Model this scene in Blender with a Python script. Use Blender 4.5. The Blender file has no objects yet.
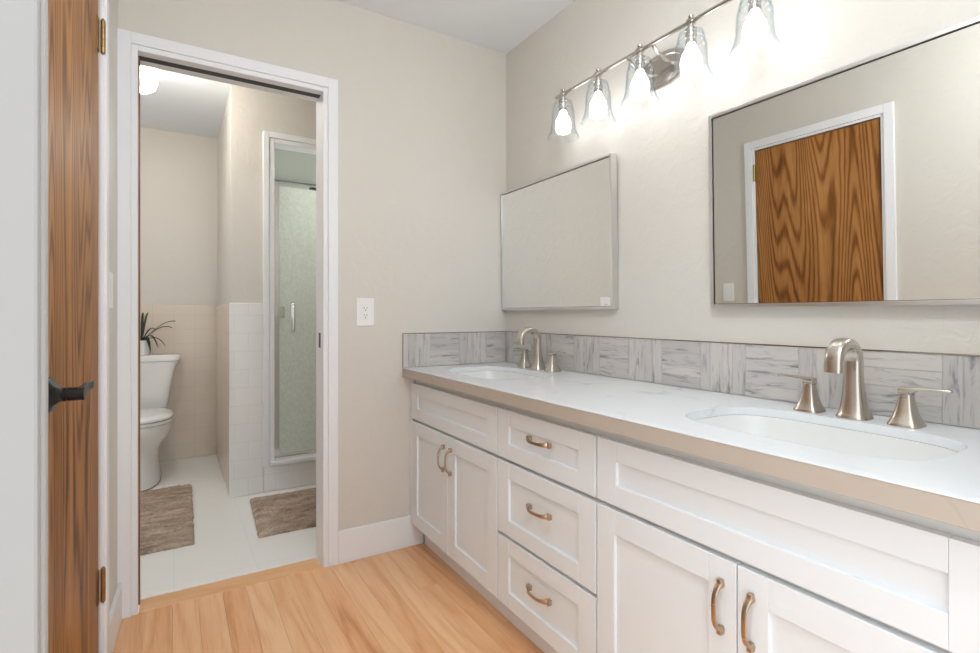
import bpy, bmesh, math, random
from mathutils import Vector, Matrix, noise
random.seed(7)
C = bpy.context.scene.collection
SC = bpy.context.scene

# ------------------------------------------------------------------ camera, world, exposure
CH = 1.085
cam = bpy.data.cameras.new('camera')
cam.sensor_fit = 'HORIZONTAL'; cam.sensor_width = 36.0
cam.lens = 516.0 / 980.0 * 36.0
cam.shift_x = 0.0
cam.shift_y = -(326.5 - 314.5) / 980.0
cam.clip_start = 0.02
co = bpy.data.objects.new('camera', cam); C.objects.link(co)
co.location = (0, 0, CH)
co.rotation_euler = (math.pi / 2, 0, -math.atan(316 / 516.0))
SC.camera = co

W = bpy.data.worlds.new('daylight'); SC.world = W; W.use_nodes = True
bg = W.node_tree.nodes['Background']
bg.inputs[0].default_value = (0.90, 0.955, 1.0, 1); bg.inputs[1].default_value = 1.46
BULB = 7.3
FILL_GLOBE = 28.0  # strength of the unseen fill globe added over the vanity room
GLOBE = 38.0
FILL_CAN = 92.0  # strength of the fill lamp added inside the shower
SC.view_settings.view_transform = 'Standard'
SC.view_settings.look = 'None'
SC.view_settings.exposure = 0.44
SC.view_settings.gamma = 1.0
SC.view_settings.use_curve_mapping = False

# ------------------------------------------------------------------ materials
def new_mat(name):
    m = bpy.data.materials.new(name); m.use_nodes = True
    nt = m.node_tree
    return m, nt, nt.nodes['Principled BSDF']

def lin(c):
    return tuple(((v / 255.0) / 12.92 if v / 255.0 <= 0.04045 else ((v / 255.0 + 0.055) / 1.055) ** 2.4) for v in c) + (1,)

def plain(name, col, rough=0.5, metal=0.0, spec=None, bump=0.0, bscale=40, var=0.0, coat=0.0):
    m, nt, p = new_mat(name)
    N, L = nt.nodes, nt.links
    p.inputs['Base Color'].default_value = tuple(col[:3]) + (1,)
    p.inputs['Roughness'].default_value = rough
    p.inputs['Metallic'].default_value = metal
    if spec is not None: p.inputs['Specular IOR Level'].default_value = spec
    if coat: p.inputs['Coat Weight'].default_value = coat; p.inputs['Coat Roughness'].default_value = 0.08
    tc = N.new('ShaderNodeTexCoord')
    no = N.new('ShaderNodeTexNoise'); no.inputs['Scale'].default_value = bscale; no.inputs['Detail'].default_value = 4
    L.new(tc.outputs['Object'], no.inputs['Vector'])
    if bump:
        b = N.new('ShaderNodeBump'); b.inputs['Strength'].default_value = bump; b.inputs['Distance'].default_value = 0.004
        L.new(no.outputs['Fac'], b.inputs['Height']); L.new(b.outputs['Normal'], p.inputs['Normal'])
    v = max(var, 0.01)
    mx = N.new('ShaderNodeMix'); mx.data_type = 'RGBA'
    mx.inputs[6].default_value = tuple(c * (1 - v) for c in col[:3]) + (1,)
    mx.inputs[7].default_value = tuple(min(1, c * (1 + v)) for c in col[:3]) + (1,)
    L.new(no.outputs['Fac'], mx.inputs[0]); L.new(mx.outputs[2], p.inputs['Base Color'])
    return m

def plaster(name, col):
    """painted wall with a soft skip-trowel relief"""
    m, nt, p = new_mat(name); N, L = nt.nodes, nt.links
    p.inputs['Base Color'].default_value = tuple(col[:3]) + (1,)
    p.inputs['Roughness'].default_value = 0.42
    tc = N.new('ShaderNodeTexCoord')
    a = N.new('ShaderNodeTexNoise'); a.inputs['Scale'].default_value = 13; a.inputs['Detail'].default_value = 5; a.inputs['Distortion'].default_value = 1.2
    L.new(tc.outputs['Object'], a.inputs['Vector'])
    r = N.new('ShaderNodeValToRGB'); r.color_ramp.elements[0].position = .46; r.color_ramp.elements[1].position = .56
    L.new(a.outputs['Fac'], r.inputs[0])
    f = N.new('ShaderNodeTexNoise'); f.inputs['Scale'].default_value = 110
    L.new(tc.outputs['Object'], f.inputs['Vector'])
    ad = N.new('ShaderNodeMath'); ad.operation = 'MULTIPLY_ADD'; ad.inputs[1].default_value = .25
    L.new(f.outputs['Fac'], ad.inputs[0]); L.new(r.outputs[0], ad.inputs[2])
    b = N.new('ShaderNodeBump'); b.inputs['Strength'].default_value = .14; b.inputs['Distance'].default_value = .004
    L.new(ad.outputs[0], b.inputs['Height']); L.new(b.outputs['Normal'], p.inputs['Normal'])
    return m

def wood(name, cols, rings=26, scale=(3.2, .38), fine=.35, rough=0.35, swap=False, jitter=.25, bump=.1, coat=0.0, ringw=.55):
    m, nt, p = new_mat(name); N, L = nt.nodes, nt.links
    uv = N.new('ShaderNodeUVMap'); uv.uv_map = 'UVMap'
    sep = N.new('ShaderNodeSeparateXYZ'); L.new(uv.outputs[0], sep.inputs[0])
    U, V = (sep.outputs[1], sep.outputs[0]) if swap else (sep.outputs[0], sep.outputs[1])
    geo = N.new('ShaderNodeNewGeometry')
    rnd = geo.outputs['Random Per Island']
    def mul(a, k):
        n = N.new('ShaderNodeMath'); n.operation = 'MULTIPLY'; L.new(a, n.inputs[0]); n.inputs[1].default_value = k; return n.outputs[0]
    def comb(a, b, c):
        n = N.new('ShaderNodeCombineXYZ'); L.new(a, n.inputs[0]); L.new(b, n.inputs[1]); L.new(c, n.inputs[2]); return n.outputs[0]
    r37 = mul(rnd, 37.0)
    n1 = N.new('ShaderNodeTexNoise'); n1.inputs['Scale'].default_value = 1; n1.inputs['Detail'].default_value = 1.2; n1.inputs['Roughness'].default_value = .4
    L.new(comb(mul(U, scale[0]), mul(V, scale[1]), r37), n1.inputs['Vector'])
    sn = N.new('ShaderNodeMath'); sn.operation = 'SINE'
    n1b = N.new('ShaderNodeTexNoise'); n1b.inputs['Scale'].default_value = 1; n1b.inputs['Detail'].default_value = 3
    L.new(comb(mul(U, 30), mul(V, 4), r37), n1b.inputs['Vector'])
    ph = N.new('ShaderNodeMath'); ph.operation = 'MULTIPLY_ADD'; ph.inputs[1].default_value = rings * 6.283
    L.new(n1.outputs['Fac'], ph.inputs[0]); L.new(mul(n1b.outputs['Fac'], 4.0), ph.inputs[2])
    L.new(ph.outputs[0], sn.inputs[0])
    n2 = N.new('ShaderNodeTexNoise'); n2.inputs['Scale'].default_value = 1; n2.inputs['Detail'].default_value = 4
    L.new(comb(mul(U, 260), mul(V, 9), r37), n2.inputs['Vector'])
    n3 = N.new('ShaderNodeTexNoise'); n3.inputs['Scale'].default_value = 1; n3.inputs['Detail'].default_value = 2
    L.new(comb(mul(U, 14), mul(V, .9), r37), n3.inputs['Vector'])
    # combine
    f1 = N.new('ShaderNodeMapRange'); f1.inputs[1].default_value = -1; f1.inputs[2].default_value = 1; L.new(sn.outputs[0], f1.inputs[0])
    pw = N.new('ShaderNodeMath'); pw.operation = 'POWER'; pw.inputs[1].default_value = 2.2; L.new(f1.outputs[0], pw.inputs[0])
    s1 = mul(pw.outputs[0], -ringw * .5)
    a1 = N.new('ShaderNodeMath'); a1.operation = 'MULTIPLY_ADD'; a1.inputs[1].default_value = fine; L.new(n2.outputs['Fac'], a1.inputs[0]); L.new(s1, a1.inputs[2])
    a2 = N.new('ShaderNodeMath'); a2.operation = 'MULTIPLY_ADD'; a2.inputs[1].default_value = .7; L.new(n3.outputs['Fac'], a2.inputs[0]); L.new(a1.outputs[0], a2.inputs[2])
    a3 = N.new('ShaderNodeMath'); a3.operation = 'MULTIPLY_ADD'; a3.inputs[1].default_value = jitter; L.new(rnd, a3.inputs[0]); L.new(a2.outputs[0], a3.inputs[2])
    rp = N.new('ShaderNodeValToRGB'); cr = rp.color_ramp
    cr.elements[0].position = 0.08; cr.elements[0].color = lin(cols[0])
    cr.elements[1].position = 0.85; cr.elements[1].color = lin(cols[-1])
    e = cr.elements.new(.45); e.color = lin(cols[1])
    L.new(a3.outputs[0], rp.inputs[0]); L.new(rp.outputs[0], p.inputs['Base Color'])
    p.inputs['Roughness'].default_value = rough
    if coat: p.inputs['Coat Weight'].default_value = coat; p.inputs['Coat Roughness'].default_value = .2
    b = N.new('ShaderNodeBump'); b.inputs['Strength'].default_value = bump; b.inputs['Distance'].default_value = .001
    L.new(a1.outputs[0], b.inputs['Height']); L.new(b.outputs['Normal'], p.inputs['Normal'])
    return m

def tilemat(name, col, grout, bw, bh, rough=.2, mort=.012, off=.5, bump=.25, squash=1.0):
    m, nt, p = new_mat(name); N, L = nt.nodes, nt.links
    uv = N.new('ShaderNodeUVMap'); uv.uv_map = 'UVMap'
    br = N.new('ShaderNodeTexBrick'); br.inputs['Scale'].default_value = 1.0
    br.inputs['Brick Width'].default_value = bw; br.inputs['Row Height'].default_value = bh
    br.inputs['Mortar Size'].default_value = mort * .1; br.inputs['Mortar Smooth'].default_value = .3
    br.offset = off
    br.inputs['Color1'].default_value = tuple(col) + (1,)
    br.inputs['Color2'].default_value = tuple(c * .985 for c in col) + (1,)
    br.inputs['Mortar'].default_value = tuple(grout) + (1,)
    L.new(uv.outputs[0], br.inputs['Vector']); L.new(br.outputs['Color'], p.inputs['Base Color'])
    p.inputs['Roughness'].default_value = rough
    inv = N.new('ShaderNodeMath'); inv.operation = 'SUBTRACT'; inv.inputs[0].default_value = 1; L.new(br.outputs['Fac'], inv.inputs[1])
    b = N.new('ShaderNodeBump'); b.inputs['Strength'].default_value = bump; b.inputs['Distance'].default_value = .001
    L.new(inv.outputs[0], b.inputs['Height']); L.new(b.outputs['Normal'], p.inputs['Normal'])
    return m

def splash_mat(name, swap):
    """weathered grey-and-white streaked strips"""
    m, nt, p = new_mat(name); N, L = nt.nodes, nt.links
    uv = N.new('ShaderNodeUVMap'); uv.uv_map = 'UVMap'
    sep = N.new('ShaderNodeSeparateXYZ'); L.new(uv.outputs[0], sep.inputs[0])
    U, V = (sep.outputs[1], sep.outputs[0]) if swap else (sep.outputs[0], sep.outputs[1])
    rnd = N.new('ShaderNodeNewGeometry').outputs['Random Per Island']
    def mul(a, k):
        n = N.new('ShaderNodeMath'); n.operation = 'MULTIPLY'; L.new(a, n.inputs[0]); n.inputs[1].default_value = k; return n.outputs[0]
    def comb(a, b, c):
        n = N.new('ShaderNodeCombineXYZ'); L.new(a, n.inputs[0]); L.new(b, n.inputs[1]); L.new(c, n.inputs[2]); return n.outputs[0]
    a = N.new('ShaderNodeTexNoise'); a.inputs['Scale'].default_value = 1; a.inputs['Detail'].default_value = 5; a.inputs['Roughness'].default_value = .65; a.inputs['Distortion'].default_value = .6
    L.new(comb(mul(U, 75), mul(V, 10), mul(rnd, 51)), a.inputs['Vector'])
    r = N.new('ShaderNodeValToRGB'); cr = r.color_ramp
    cr.elements[0].position = .27; cr.elements[0].color = lin((112, 112, 118))
    cr.elements[1].position = .80; cr.elements[1].color = lin((214, 208, 202))
    e = cr.elements.new(.37); e.color = lin((168, 165, 166))
    e = cr.elements.new(.47); e.color = lin((203, 199, 195))
    L.new(a.outputs['Fac'], r.inputs[0])
    mx = N.new('ShaderNodeMix'); mx.data_type = 'RGBA'; mx.blend_type = 'MULTIPLY'; mx.inputs[0].default_value = 1
    r2 = N.new('ShaderNodeValToRGB'); r2.color_ramp.elements[0].color = (.80, .79, .79, 1); r2.color_ramp.elements[1].color = (1, .985, .96, 1)
    L.new(rnd, r2.inputs[0]); L.new(r.outputs[0], mx.inputs[6]); L.new(r2.outputs[0], mx.inputs[7])
    L.new(mx.outputs[2], p.inputs['Base Color'])
    p.inputs['Roughness'].default_value = .38
    b = N.new('ShaderNodeBump'); b.inputs['Strength'].default_value = .3; b.inputs['Distance'].default_value = .001
    L.new(a.outputs['Fac'], b.inputs['Height']); L.new(b.outputs['Normal'], p.inputs['Normal'])
    return m

def quartz(name, base, vein, amount=.5, rough=.16, scale=2.2):
    m, nt, p = new_mat(name); N, L = nt.nodes, nt.links
    tc = N.new('ShaderNodeTexCoord')
    a = N.new('ShaderNodeTexNoise'); a.inputs['Scale'].default_value = scale; a.inputs['Detail'].default_value = 7; a.inputs['Distortion'].default_value = 1.4
    L.new(tc.outputs['Object'], a.inputs['Vector'])
    r = N.new('ShaderNodeValToRGB'); cr = r.color_ramp
    cr.elements[0].position = .485; cr.elements[0].color = (0, 0, 0, 1)
    cr.elements[1].position = .515; cr.elements[1].color = (0, 0, 0, 1)
    e = cr.elements.new(.50); e.color = (1, 1, 1, 1)
    L.new(a.outputs['Fac'], r.inputs[0])
    g = N.new('ShaderNodeTexNoise'); g.inputs['Scale'].default_value = 5; g.inputs['Detail'].default_value = 3
    L.new(tc.outputs['Object'], g.inputs['Vector'])
    gr = N.new('ShaderNodeMapRange'); gr.inputs[1].default_value = .5; gr.inputs[2].default_value = .7; L.new(g.outputs['Fac'], gr.inputs[0])
    ml = N.new('ShaderNodeMath'); ml.operation = 'MULTIPLY'; L.new(r.outputs[0], ml.inputs[0]); L.new(gr.outputs[0], ml.inputs[1])
    m2 = N.new('ShaderNodeMath'); m2.operation = 'MULTIPLY'; m2.inputs[1].default_value = amount; L.new(ml.outputs[0], m2.inputs[0])
    mx = N.new('ShaderNodeMix'); mx.data_type = 'RGBA'
    mx.inputs[6].default_value = tuple(base) + (1,); mx.inputs[7].default_value = tuple(vein) + (1,)
    L.new(m2.outputs[0], mx.inputs[0]); L.new(mx.outputs[2], p.inputs['Base Color'])
    p.inputs['Roughness'].default_value = rough
    return m

def emit(name, col, s):
    m, nt, p = new_mat(name)
    p.inputs['Base Color'].default_value = (.9, .9, .9, 1)
    p.inputs['Emission Color'].default_value = tuple(col) + (1,)
    p.inputs['Emission Strength'].default_value = s
    return m

def clear_glass(name):
    m, nt, p = new_mat(name); N, L = nt.nodes, nt.links
    N.remove(p)
    out = N['Material Output']
    lw = N.new('ShaderNodeLayerWeight'); lw.inputs['Blend'].default_value = .35
    r = N.new('ShaderNodeValToRGB')
    r.color_ramp.elements[0].position = .25; r.color_ramp.elements[0].color = (.975, .985, .99, 1)
    r.color_ramp.elements[1].position = .95; r.color_ramp.elements[1].color = (.74, .79, .83, 1)
    L.new(lw.outputs['Facing'], r.inputs[0])
    t = N.new('ShaderNodeBsdfTransparent'); L.new(r.outputs[0], t.inputs[0])
    g = N.new('ShaderNodeBsdfGlossy'); g.inputs['Roughness'].default_value = .12; g.inputs[0].default_value = (1, 1, 1, 1)
    fr = N.new('ShaderNodeMath'); fr.operation = 'POWER'; fr.inputs[1].default_value = 2.5; L.new(lw.outputs['Facing'], fr.inputs[0])
    f2 = N.new('ShaderNodeMath'); f2.operation = 'MULTIPLY_ADD'; f2.inputs[1].default_value = .35; f2.inputs[2].default_value = .03; L.new(fr.outputs[0], f2.inputs[0])
    mx = N.new('ShaderNodeMixShader'); L.new(f2.outputs[0], mx.inputs[0]); L.new(t.outputs[0], mx.inputs[1]); L.new(g.outputs[0], mx.inputs[2])
    L.new(mx.outputs[0], out.inputs[0])
    return m

def obscure_glass(name):
    m, nt, p = new_mat(name); N, L = nt.nodes, nt.links
    out = N['Material Output']
    tc = N.new('ShaderNodeTexCoord')
    mp = N.new('ShaderNodeMapping'); mp.inputs['Scale'].default_value = (90, 90, 60); L.new(tc.outputs['Object'], mp.inputs[0])
    no = N.new('ShaderNodeTexNoise'); no.inputs['Scale'].default_value = 1; no.inputs['Detail'].default_value = 3; L.new(mp.outputs[0], no.inputs['Vector'])
    r = N.new('ShaderNodeValToRGB'); r.color_ramp.elements[0].position = .3; r.color_ramp.elements[0].color = (.74, .76, .72, 1)
    r.color_ramp.elements[1].position = .7; r.color_ramp.elements[1].color = (.86, .88, .84, 1); L.new(no.outputs['Fac'], r.inputs[0])
    b = N.new('ShaderNodeBump'); b.inputs['Strength'].default_value = .35; b.inputs['Distance'].default_value = .002; L.new(no.outputs['Fac'], b.inputs['Height'])
    L.new(r.outputs[0], p.inputs['Base Color']); p.inputs['Roughness'].default_value = .3; L.new(b.outputs[0], p.inputs['Normal'])
    tr = N.new('ShaderNodeBsdfTranslucent'); L.new(r.outputs[0], tr.inputs[0])
    mx = N.new('ShaderNodeMixShader'); mx.inputs[0].default_value = .5
    L.new(p.outputs[0], mx.inputs[1]); L.new(tr.outputs[0], mx.inputs[2]); L.new(mx.outputs[0], out.inputs[0])
    return m

def brushed(name, col, rough=.3):
    m, nt, p = new_mat(name); N, L = nt.nodes, nt.links
    p.inputs['Metallic'].default_value = 1; p.inputs['Base Color'].default_value = tuple(col) + (1,)
    tc = N.new('ShaderNodeTexCoord'); mp = N.new('ShaderNodeMapping'); mp.inputs['Scale'].default_value = (40, 40, 60)
    L.new(tc.outputs['Object'], mp.inputs[0])
    no = N.new('ShaderNodeTexNoise'); no.inputs['Scale'].default_value = 1; L.new(mp.outputs[0], no.inputs['Vector'])
    mr = N.new('ShaderNodeMapRange'); mr.inputs[3].default_value = rough * .92; mr.inputs[4].default_value = rough * 1.1
    L.new(no.outputs['Fac'], mr.inputs[0]); L.new(mr.outputs[0], p.inputs['Roughness'])
    return m

M = {}
M['wall'] = plaster('wall_paint', (.66, .62, .56))
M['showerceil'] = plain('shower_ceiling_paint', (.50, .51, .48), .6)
M['ceil'] = plain('ceiling_paint', (.84, .88, .91), .7, bump=.05, bscale=60)
M['white'] = plain('white_trim_paint', (.83, .83, .845), .35, var=.01)
M['entry'] = plain('darkened_entry_trim', (.35, .34, .33), .45)  # white trim, darkened in its colour to offset strong rear daylight
M['cab'] = plain('cabinet_paint', (.81, .84, .865), .34, var=.008)
M['cabin'] = plain('cabinet_frame_paint', (.72, .72, .70), .4)
M['floor'] = wood('oak_floor', [(188, 118, 70), (230, 170, 120), (246, 200, 154)], rings=11, scale=(5, .5), fine=.48, rough=.34, jitter=.2, ringw=.36, bump=.05)
M['threshold'] = wood('oak_threshold', [(196, 138, 92), (224, 170, 120), (238, 192, 146)], rings=9, scale=(4, .45), fine=.3, rough=.4, jitter=.2, ringw=.3, swap=True)
M['gap'] = plain('dark_gap', (.10, .06, .035), .8)
M['door'] = wood('stained_oak_veneer', [(78, 42, 16), (146, 94, 44), (190, 136, 80)], rings=44, scale=(3.4, .26), fine=.55, rough=.45, jitter=0, ringw=.75, bump=.12)
M['door'].node_tree.nodes['Principled BSDF'].inputs['Specular IOR Level'].default_value = .22
M['quartz'] = quartz('white_quartz', (.81, .825, .845), (.46, .47, .48), .6)
M['qedge'] = quartz('tan_quartz_edge', (.50, .43, .365), (.33, .27, .22), .9, rough=.3, scale=5)
M['sh'] = splash_mat('streaked_tile_level', True)
M['sv'] = splash_mat('streaked_tile_upright', False)
M['grout'] = plain('grey_grout', (.52, .51, .50), .8)
M['nickel'] = brushed('brushed_nickel', (.60, .55, .49), .26)
M['nickel_lt'] = brushed('satin_mirror_frame', (.70, .69, .67), .30)
M['bar'] = brushed('satin_nickel_bar', (.52, .48, .44), .22)
M['bronze'] = brushed('champagne_bronze', (.52, .40, .29), .28)
M['brass'] = brushed('aged_brass', (.36, .23, .085), .3)
M['chrome'] = plain('chrome', (.85, .86, .87), .08, metal=1)
M['black'] = plain('oil_rubbed_black', (.018, .016, .015), .35, metal=.4)
M['mirror'] = plain('silvered_glass', (.86, .865, .85), .0, metal=1)
M['porc'] = plain('glazed_porcelain', (.83, .825, .81), .1, coat=.5)
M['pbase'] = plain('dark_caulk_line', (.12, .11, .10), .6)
M['plastic'] = plain('white_plastic', (.84, .84, .83), .3)
M['slot'] = plain('dark_slot', (.05, .05, .05), .6)
M['tilew'] = tilemat('white_wall_tile', (.83, .82, .80), (.74, .73, .71), .152, .108, rough=.16, mort=.018)
M['tilef'] = tilemat('warm_wall_tile', (.72, .62, .52), (.62, .53, .44), .135, .108, rough=.2, off=0, mort=.014)
M['tilefl'] = tilemat('pale_floor_tile', (.89, .865, .835), (.83, .80, .77), .305, .305, rough=.3, off=0, mort=.02, bump=.1)
M['stile'] = tilemat('shower_tile', (.70, .70, .67), (.62, .62, .60), .152, .108, rough=.25, mort=.018)
M['glass'] = clear_glass('clear_shade_glass')
M['obscure'] = obscure_glass('obscure_green_glass')
M['bulb'] = emit('lit_bulb', (.98, .985, 1), BULB)
M['fill_globe'] = emit('lit_fill_globe', (.90, .96, 1), FILL_GLOBE)
M['globe'] = emit('lit_globe', (1, .95, .87), GLOBE)
M['fill_can'] = emit('lit_fill_can', (.95, 1, .95), FILL_CAN)
M['rug'] = plain('taupe_shag', (.43, .325, .255), .95, var=.45, bscale=45)
m, nt, p = new_mat('taupe_shag'); N, L = nt.nodes, nt.links
tc = N.new('ShaderNodeTexCoord'); mp = N.new('ShaderNodeMapping'); mp.inputs['Scale'].default_value = (7, 26, 10)
L.new(tc.outputs['Object'], mp.inputs[0])
no = N.new('ShaderNodeTexNoise'); no.inputs['Scale'].default_value = 1; no.inputs['Detail'].default_value = 9; no.inputs['Roughness'].default_value = .75; L.new(mp.outputs[0], no.inputs['Vector'])
rp = N.new('ShaderNodeValToRGB'); rp.color_ramp.elements[0].position = .36; rp.color_ramp.elements[0].color = (.24, .17, .125, 1)
rp.color_ramp.elements[1].position = .64; rp.color_ramp.elements[1].color = (.60, .47, .375, 1); L.new(no.outputs['Fac'], rp.inputs[0])
L.new(rp.outputs[0], p.inputs['Base Color']); p.inputs['Roughness'].default_value = .95; M['rug'] = m
M['leaf'] = plain('dark_leaf', (.035, .055, .03), .35, var=.3, bscale=30)
M['soil'] = plain('soil', (.05, .035, .025), .9)
M['pocket'] = wood('pocket_door_veneer', [(70, 38, 16), (120, 72, 34), (150, 98, 54)], rings=18, scale=(5, .4))

# ------------------------------------------------------------------ helpers
WORLD = {}
def uvbox(bm):
    uv = bm.loops.layers.uv.get('UVMap') or bm.loops.layers.uv.new('UVMap')
    for f in bm.faces:
        n = f.normal; ax = max(range(3), key=lambda i: abs(n[i]))
        for l in f.loops:
            c = l.vert.co
            l[uv].uv = (c.y, c.z) if ax == 0 else ((c.x, c.z) if ax == 1 else (c.x, c.y))

def tag(o, label=None, cat=None, group=None, kind=None):
    if label: o['label'] = label
    if cat: o['category'] = cat
    if group: o['group'] = group
    if kind: o['kind'] = kind
    return o

def empty(name, loc, label, cat, group=None):
    o = bpy.data.objects.new(name, None); C.objects.link(o)
    o.empty_display_size = .05
    o.location = loc; WORLD[o.name] = Vector(loc)
    return tag(o, label, cat, group)

def obj(name, bm, mats, parent=None, bevel=0, smooth=False, xf=None, label=None, seg=2, angle=35):
    """bm is in world coordinates; becomes one mesh object"""
    bm.normal_update(); uvbox(bm)
    if xf is not None: bm.transform(xf)
    if parent is not None:
        org = WORLD[parent.name]
    else:
        xs = [v.co for v in bm.verts]
        org = Vector(((min(c.x for c in xs) + max(c.x for c in xs)) / 2, (min(c.y for c in xs) + max(c.y for c in xs)) / 2, min(c.z for c in xs)))
    bm.transform(Matrix.Translation(-org))
    me = bpy.data.meshes.new(name); bm.to_mesh(me); bm.free()
    if not isinstance(mats, (list, tuple)): mats = [mats]
    for m in mats: me.materials.append(m)
    o = bpy.data.objects.new(name, me); C.objects.link(o)
    WORLD[o.name] = org
    if parent is None: o.location = org
    else: o.parent = parent
    if smooth:
        for p in me.polygons: p.use_smooth = True
        bm2 = bmesh.new(); bm2.from_mesh(me)
        for e in bm2.edges:
            if len(e.link_faces) == 2 and e.calc_face_angle(0) > math.radians(angle): e.smooth = False
        bm2.to_mesh(me); bm2.free()
    if bevel:
        b = o.modifiers.new('bevel', 'BEVEL'); b.width = bevel; b.segments = seg; b.limit_method = 'ANGLE'; b.angle_limit = math.radians(40)
    if label: o['label'] = label
    return o

def struct(name, bm, mat, parent=None, **k):
    o = obj(name, bm, mat, parent, **k)
    if parent is None: o['kind'] = 'structure'
    return o

def box(bm, x0, x1, y0, y1, z0, z1, mi=0):
    vs = [bm.verts.new((x, y, z)) for z in (z0, z1) for y in (y0, y1) for x in (x0, x1)]
    fs = [(0, 2, 3, 1), (4, 5, 7, 6), (0, 1, 5, 4), (2, 6, 7, 3), (0, 4, 6, 2), (1, 3, 7, 5)]
    for f in fs:
        F = bm.faces.new([vs[i] for i in f]); F.material_index = mi
    return vs

def B(*boxes):
    bm = bmesh.new()
    for b in boxes: box(bm, *b)
    return bm

def loft(bm, rings, cap0=True, cap1=True, closed=True):
    R = [[bm.verts.new(p) for p in r] for r in rings]
    n = len(R[0])
    for a, b in zip(R[:-1], R[1:]):
        for i in range(n if closed else n - 1):
            j = (i + 1) % n
            bm.faces.new((a[i], a[j], b[j], b[i]))
    if cap0: bm.faces.new(list(reversed(R[0])))
    if cap1: bm.faces.new(R[-1])
    bmesh.ops.recalc_face_normals(bm, faces=bm.faces[:])
    return bm

def circ(c, r, n=24, ax='Z', ry=None):
    ry = r if ry is None else ry; o = []
    for i in range(n):
        a = 2 * math.pi * i / n; p, q = r * math.cos(a), ry * math.sin(a)
        o.append({'Z': (c[0] + p, c[1] + q, c[2]), 'X': (c[0], c[1] + p, c[2] + q), 'Y': (c[0] + p, c[1], c[2] + q)}[ax])
    return o

def cyl(bm, p0, p1, r0, r1=None, n=20):
    r1 = r0 if r1 is None else r1
    p0, p1 = Vector(p0), Vector(p1); d = (p1 - p0).normalized()
    u = d.orthogonal().normalized(); v = d.cross(u)
    rg = lambda c, r: [c + u * (r * math.cos(2 * math.pi * i / n)) + v * (r * math.sin(2 * math.pi * i / n)) for i in range(n)]
    sub = bmesh.new(); loft(sub, [rg(p0, r0), rg(p1, r1)])
    me = bpy.data.meshes.new('t'); sub.to_mesh(me); sub.free(); bm.from_mesh(me); bpy.data.meshes.remove(me)
    return bm

def lathe(bm, c, prof, n=32, close=False):
    """prof: list of (r, z) relative to c; axis Z"""
    rings = [circ((c[0], c[1], c[2] + z), max(r, .0002), n) for r, z in prof]
    if close:
        R = [[bm.verts.new(p) for p in r] for r in rings]; R.append(R[0])
        for a, b in zip(R[:-1], R[1:]):
            for i in range(n):
                j = (i + 1) % n; bm.faces.new((a[i], a[j], b[j], b[i]))
        bmesh.ops.recalc_face_normals(bm, faces=bm.faces[:])
        return bm
    return loft(bm, rings)

def sup(cx, cy, z, a, b, e=4, n=48, egg=0.0):
    """superellipse ring in plan, half sizes a (x) and b (y)"""
    o = []
    for i in range(n):
        t = 2 * math.pi * i / n
        c, s = math.cos(t), math.sin(t)
        x = math.copysign(abs(c) ** (2 / e), c); y = math.copysign(abs(s) ** (2 / e), s)
        o.append((cx + a * x * (1 - egg * max(0, -y)), cy + b * y, z))
    return o

def sweep(bm, path, section, up=Vector((0, 1, 0))):
    """path: list of (point, half_w, half_t); w along 'up', t across"""
    rings = []
    n = len(path)
    for i, (p, w, t) in enumerate(path):
        a = Vector(path[max(0, i - 1)][0]); b = Vector(path[min(n - 1, i + 1)][0])
        d = (b - a).normalized(); s = up.cross(d).normalized(); u = up
        rings.append([Vector(p) + u * (w * cx) + s * (t * cy) for cx, cy in section])
    return loft(bm, rings)

def rr(n=5, e=4):
    o = []
    N_ = n * 4
    for i in range(N_):
        t = 2 * math.pi * (i + .5) / N_; c, s = math.cos(t), math.sin(t)
        o.append((math.copysign(abs(c) ** (2 / e), c), math.copysign(abs(s) ** (2 / e), s)))
    return o

# ------------------------------------------------------------------ measures
XR = 1.487            # vanity wall
YE = 2.265            # end wall, near face
YB = 2.380            # end wall, bathroom face
ZC = 2.452            # ceiling
YS = 3.405            # shower front face
XP = .288             # partition side
YF = 4.534            # far wall
Q = math.atan(.038)
LW = Matrix.Translation((-.1703, YE, 0)) @ Matrix.Rotation(-Q, 4, 'Z')   # left wall frame: x' into the room, y' up to 0 at the corner

# ------------------------------------------------------------------ structure: front room
bm = bmesh.new()
x = -.42; k = 0
while x < 1.48:
    y = -1.2 - random.random() * .8
    while y < YE:
        L_ = random.uniform(1.0, 2.3)
        y0, y1 = max(y, -1.2), min(y + L_, YE + .002)
        if y1 > y0 + .01:
            box(bm, x + .0004, x + .0826, y0 + .0004, y1 - .0004, -.012, 0)
        y += L_
    x += .083
struct('floor', bm, M['floor'])
struct('floor_base', B((-.45, XR + .1, -1.2, YE + .02, -.05, -.0121)), M['gap'])
o = struct('trim_1', B((-.109, .5425, YE + .001, YE + .095, -.012, .004)), M['threshold'], bevel=.003)
struct('wall_right', B((XR, XR + .1, -1.2, YB, -.05, ZC)), M['wall'])
OX0, OX1, OZ = -.112, .545, 2.040
struct('wall_end', B((-.36, OX0 - .012, YE, YB, -.05, ZC), (OX1 + .012, XR, YE, YB, -.05, ZC), (OX0 - .012, OX1 + .012, YE, YB, OZ + .012, ZC)), M['wall'])
DY0, DY1, DZ = 1.209 - YE, 1.869 - YE, 2.031
struct('wall_left', B((-.1, 0, -1.79, DY0 - .002, -.05, ZC), (-.1, 0, DY1 + .002, 0, -.05, ZC), (-.1, 0, DY0 - .002, DY1 + .002, DZ + .002, ZC), (-.1, -.075, DY0 - .002, DY1 + .002, -.05, DZ + .002)), M['wall'], xf=LW)
struct('wall_light_block', B((.93, XR, .075, .195, -.05, ZC)), M['wall'])  # unseen wall added to keep rear daylight off the near vanity
struct('ceiling', B((-.45, XR + .1, -1.2, YB - .001, ZC, ZC + .08)), M['ceil'])

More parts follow.
